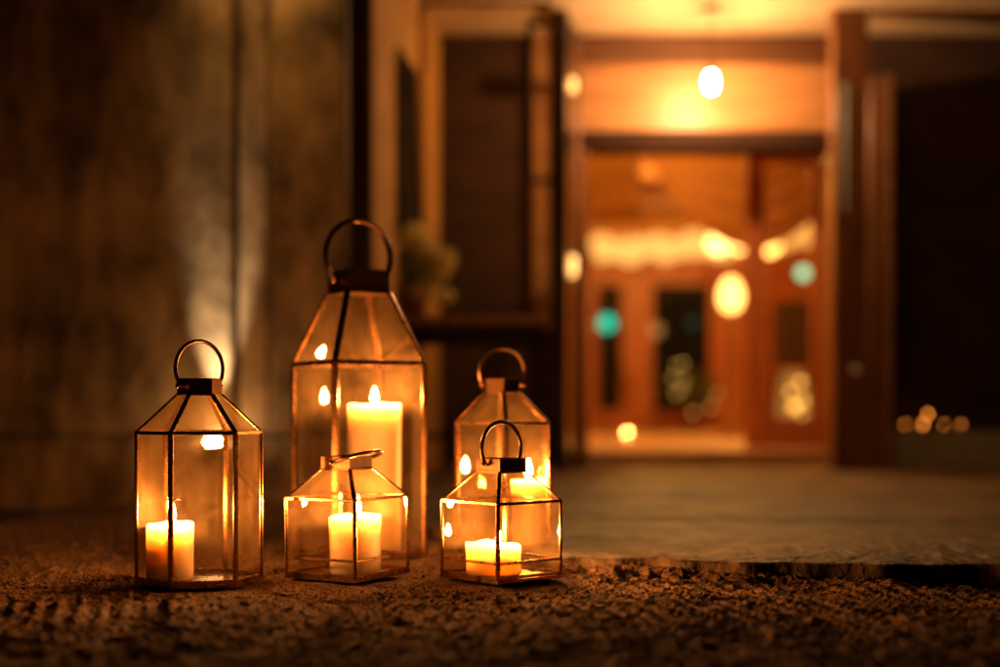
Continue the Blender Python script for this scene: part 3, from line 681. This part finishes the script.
M['cove'] = emit('cove light', (1.0, 0.46, 0.10), 1.5)
for (a0, b0, a1, b1, Y, rr, lab) in ((594, 251, 746, 244, 17.6, .15, 'long glowing light trough across the far end of the hall'), (764, 243, 812, 233, 17.2, .12, 'short glowing light trough seen through the inner door glass')):
    pa, pb = P(a0, b0, Y), P(a1, b1, Y); mid_ = (pa + pb) / 2
    tt = thing('light_trough', mid_, lab, 'lamp')
    bm = bmesh.new(); n_ = 24
    add_tube(bm, [(pa - mid_).lerp(pb - mid_, i / n_) + Vector((0, 0, .03 * math.sin(i * .9))) for i in range(n_ + 1)], [rr * (1 + .22 * math.sin(i * 1.3)) for i in range(n_ + 1)], 12); link_bm('diffuser', bm, M['cove'], tt, True)
    bm = bmesh.new()
    for q in (pa.lerp(pb, .2), pa.lerp(pb, .8)): add_tube(bm, [q - mid_ + Vector((0, 0, rr)), Vector((q.x - mid_.x, 0, zcei - mid_.z))], .008, 6)
    link_bm('hanger', bm, M['black_steel'], tt)
# bright shaded lamp on a pedestal in front of the far wall
p = P(731, 298, 13.0)
tt = thing('standing_lamp', (p.x, p.y, zi), 'bright round standing lamp left of the inner door', 'lamp')
bm = bmesh.new(); add_lathe(bm, [(.12, 0), (.12, .02), (.02, .04), (.015, p.z - zi - .125)], 20); link_bm('stand', bm, M['dark_brass'], tt, True)
bm = bmesh.new(); add_lathe(bm, [(.01, p.z - zi - .13), (.075, p.z - zi - .10), (.11, p.z - zi - .02), (.105, p.z - zi + .06), (.075, p.z - zi + .14), (.045, p.z - zi + .18), (.005, p.z - zi + .19)], 20); link_bm('lamp_shade', bm, M['shade_lit'], tt, True)
p = P(793, 392, 12.5)
tt = thing('paper_lantern', (p.x, p.y, zi), 'glowing floor lantern seen low through the inner door glass', 'lamp')
M['paper'] = emit('glowing paper', (1.0, 0.42, 0.09), .45)
bm = bmesh.new(); add_box(bm, -.14, .14, -.14, .14, 0, .03, .004); add_box(bm, -.14, .14, -.14, .14, .60, .62, .004); link_bm('frame', bm, M['red_wood'], tt)
bm = bmesh.new(); add_lathe(bm, [(.10, .031), (.13, .1), (.14, .3), (.12, .5), (.08, .599)], 24); link_bm('paper_shade', bm, M['paper'], tt, True)
for dx, dz, rr in ((-.05, .12, .035), (.04, .18, .03), (-.02, .28, .045), (.06, .33, .03), (-.06, .42, .025), (.03, .5, .03)):
    bm = bmesh.new(); add_ico(bm, (dx, -.17, dz), rr, 2); link_bm('fairy_bulb', bm, M['fairy'], tt, True)
for px, py, Y, r, m, lab in ((607, 323, 16.6, .095, 'teal', 'round teal lamp in front of the narrow far door pane'), (803, 273, 14.0, .06, 'teal_pale', 'pale teal lamp seen through the inner door glass'),
                             (656, 330, 16.5, .08, 'paper', 'dim yellow lamp between the two far door panes')):
    p = P(px, py, Y)
    tt = thing('pole_lamp', (p.x, p.y, zi), lab, 'lamp')
    bm = bmesh.new(); add_lathe(bm, [(.09, 0), (.09, .015), (.012, .03), (.010, p.z - zi - r * .9)], 16); link_bm('stand', bm, M['black_steel'], tt, True)
    bm = bmesh.new(); add_ico(bm, (0, 0, p.z - zi), r, 3); link_bm('globe', bm, M[m], tt, True)
p = P(627, 433, 12.0)
candle(p.x, p.y, zi, .03, zi + .04, 'small lit candle on the hall floor near the threshold', group='candle on the hall floor', seed=9, fh=.022, fr=.004, fm='hall_flame')
flower_pot(690, 17.2, zi, 'bushy plant with fairy lights in front of the wide far door pane', .34, 0, [], 5, fairy=10, name='potted_plant', cat='plant')

# ------------------------------------------------------------------ world, sky glow
w = bpy.data.worlds.new('World'); scene.world = w; w.use_nodes = True
nt = w.node_tree; nt.nodes.clear()
out = nt.nodes.new('ShaderNodeOutputWorld'); bg = nt.nodes.new('ShaderNodeBackground'); sky = nt.nodes.new('ShaderNodeTexSky')
sky.sky_type = 'NISHITA'; sky.sun_disc = False; sky.sun_elevation = R(1.0); sky.sun_rotation = R(180)
bg.inputs['Strength'].default_value = 0.001
nt.links.new(sky.outputs[0], bg.inputs['Color']); nt.links.new(bg.outputs[0], out.inputs['Surface'])

# ------------------------------------------------------------------ camera
cam = bpy.data.cameras.new('camera'); co = bpy.data.objects.new('camera', cam); COL.objects.link(co)
co.location = (0, 0, H); co.rotation_euler = (R(90), 0, 0)
cam.lens = 50; cam.sensor_width = 36; cam.shift_y = (HY - 333.5) / 1000
cam.clip_end = 500; cam.clip_start = .05
cam.dof.use_dof = True; cam.dof.focus_distance = 2.95; cam.dof.aperture_fstop = .05 / .056
scene.camera = co
scene.view_settings.view_transform = 'Standard'; scene.view_settings.look = 'None'; scene.view_settings.gamma = 1
scene.view_settings.exposure = 0
c = scene.cycles
c.use_denoising = True; c.max_bounces = 10; c.transparent_max_bounces = 40; c.diffuse_bounces = 4; c.glossy_bounces = 5
c.use_light_tree = True; c.caustics_reflective = False; c.caustics_refractive = False; c.sample_clamp_indirect = 6
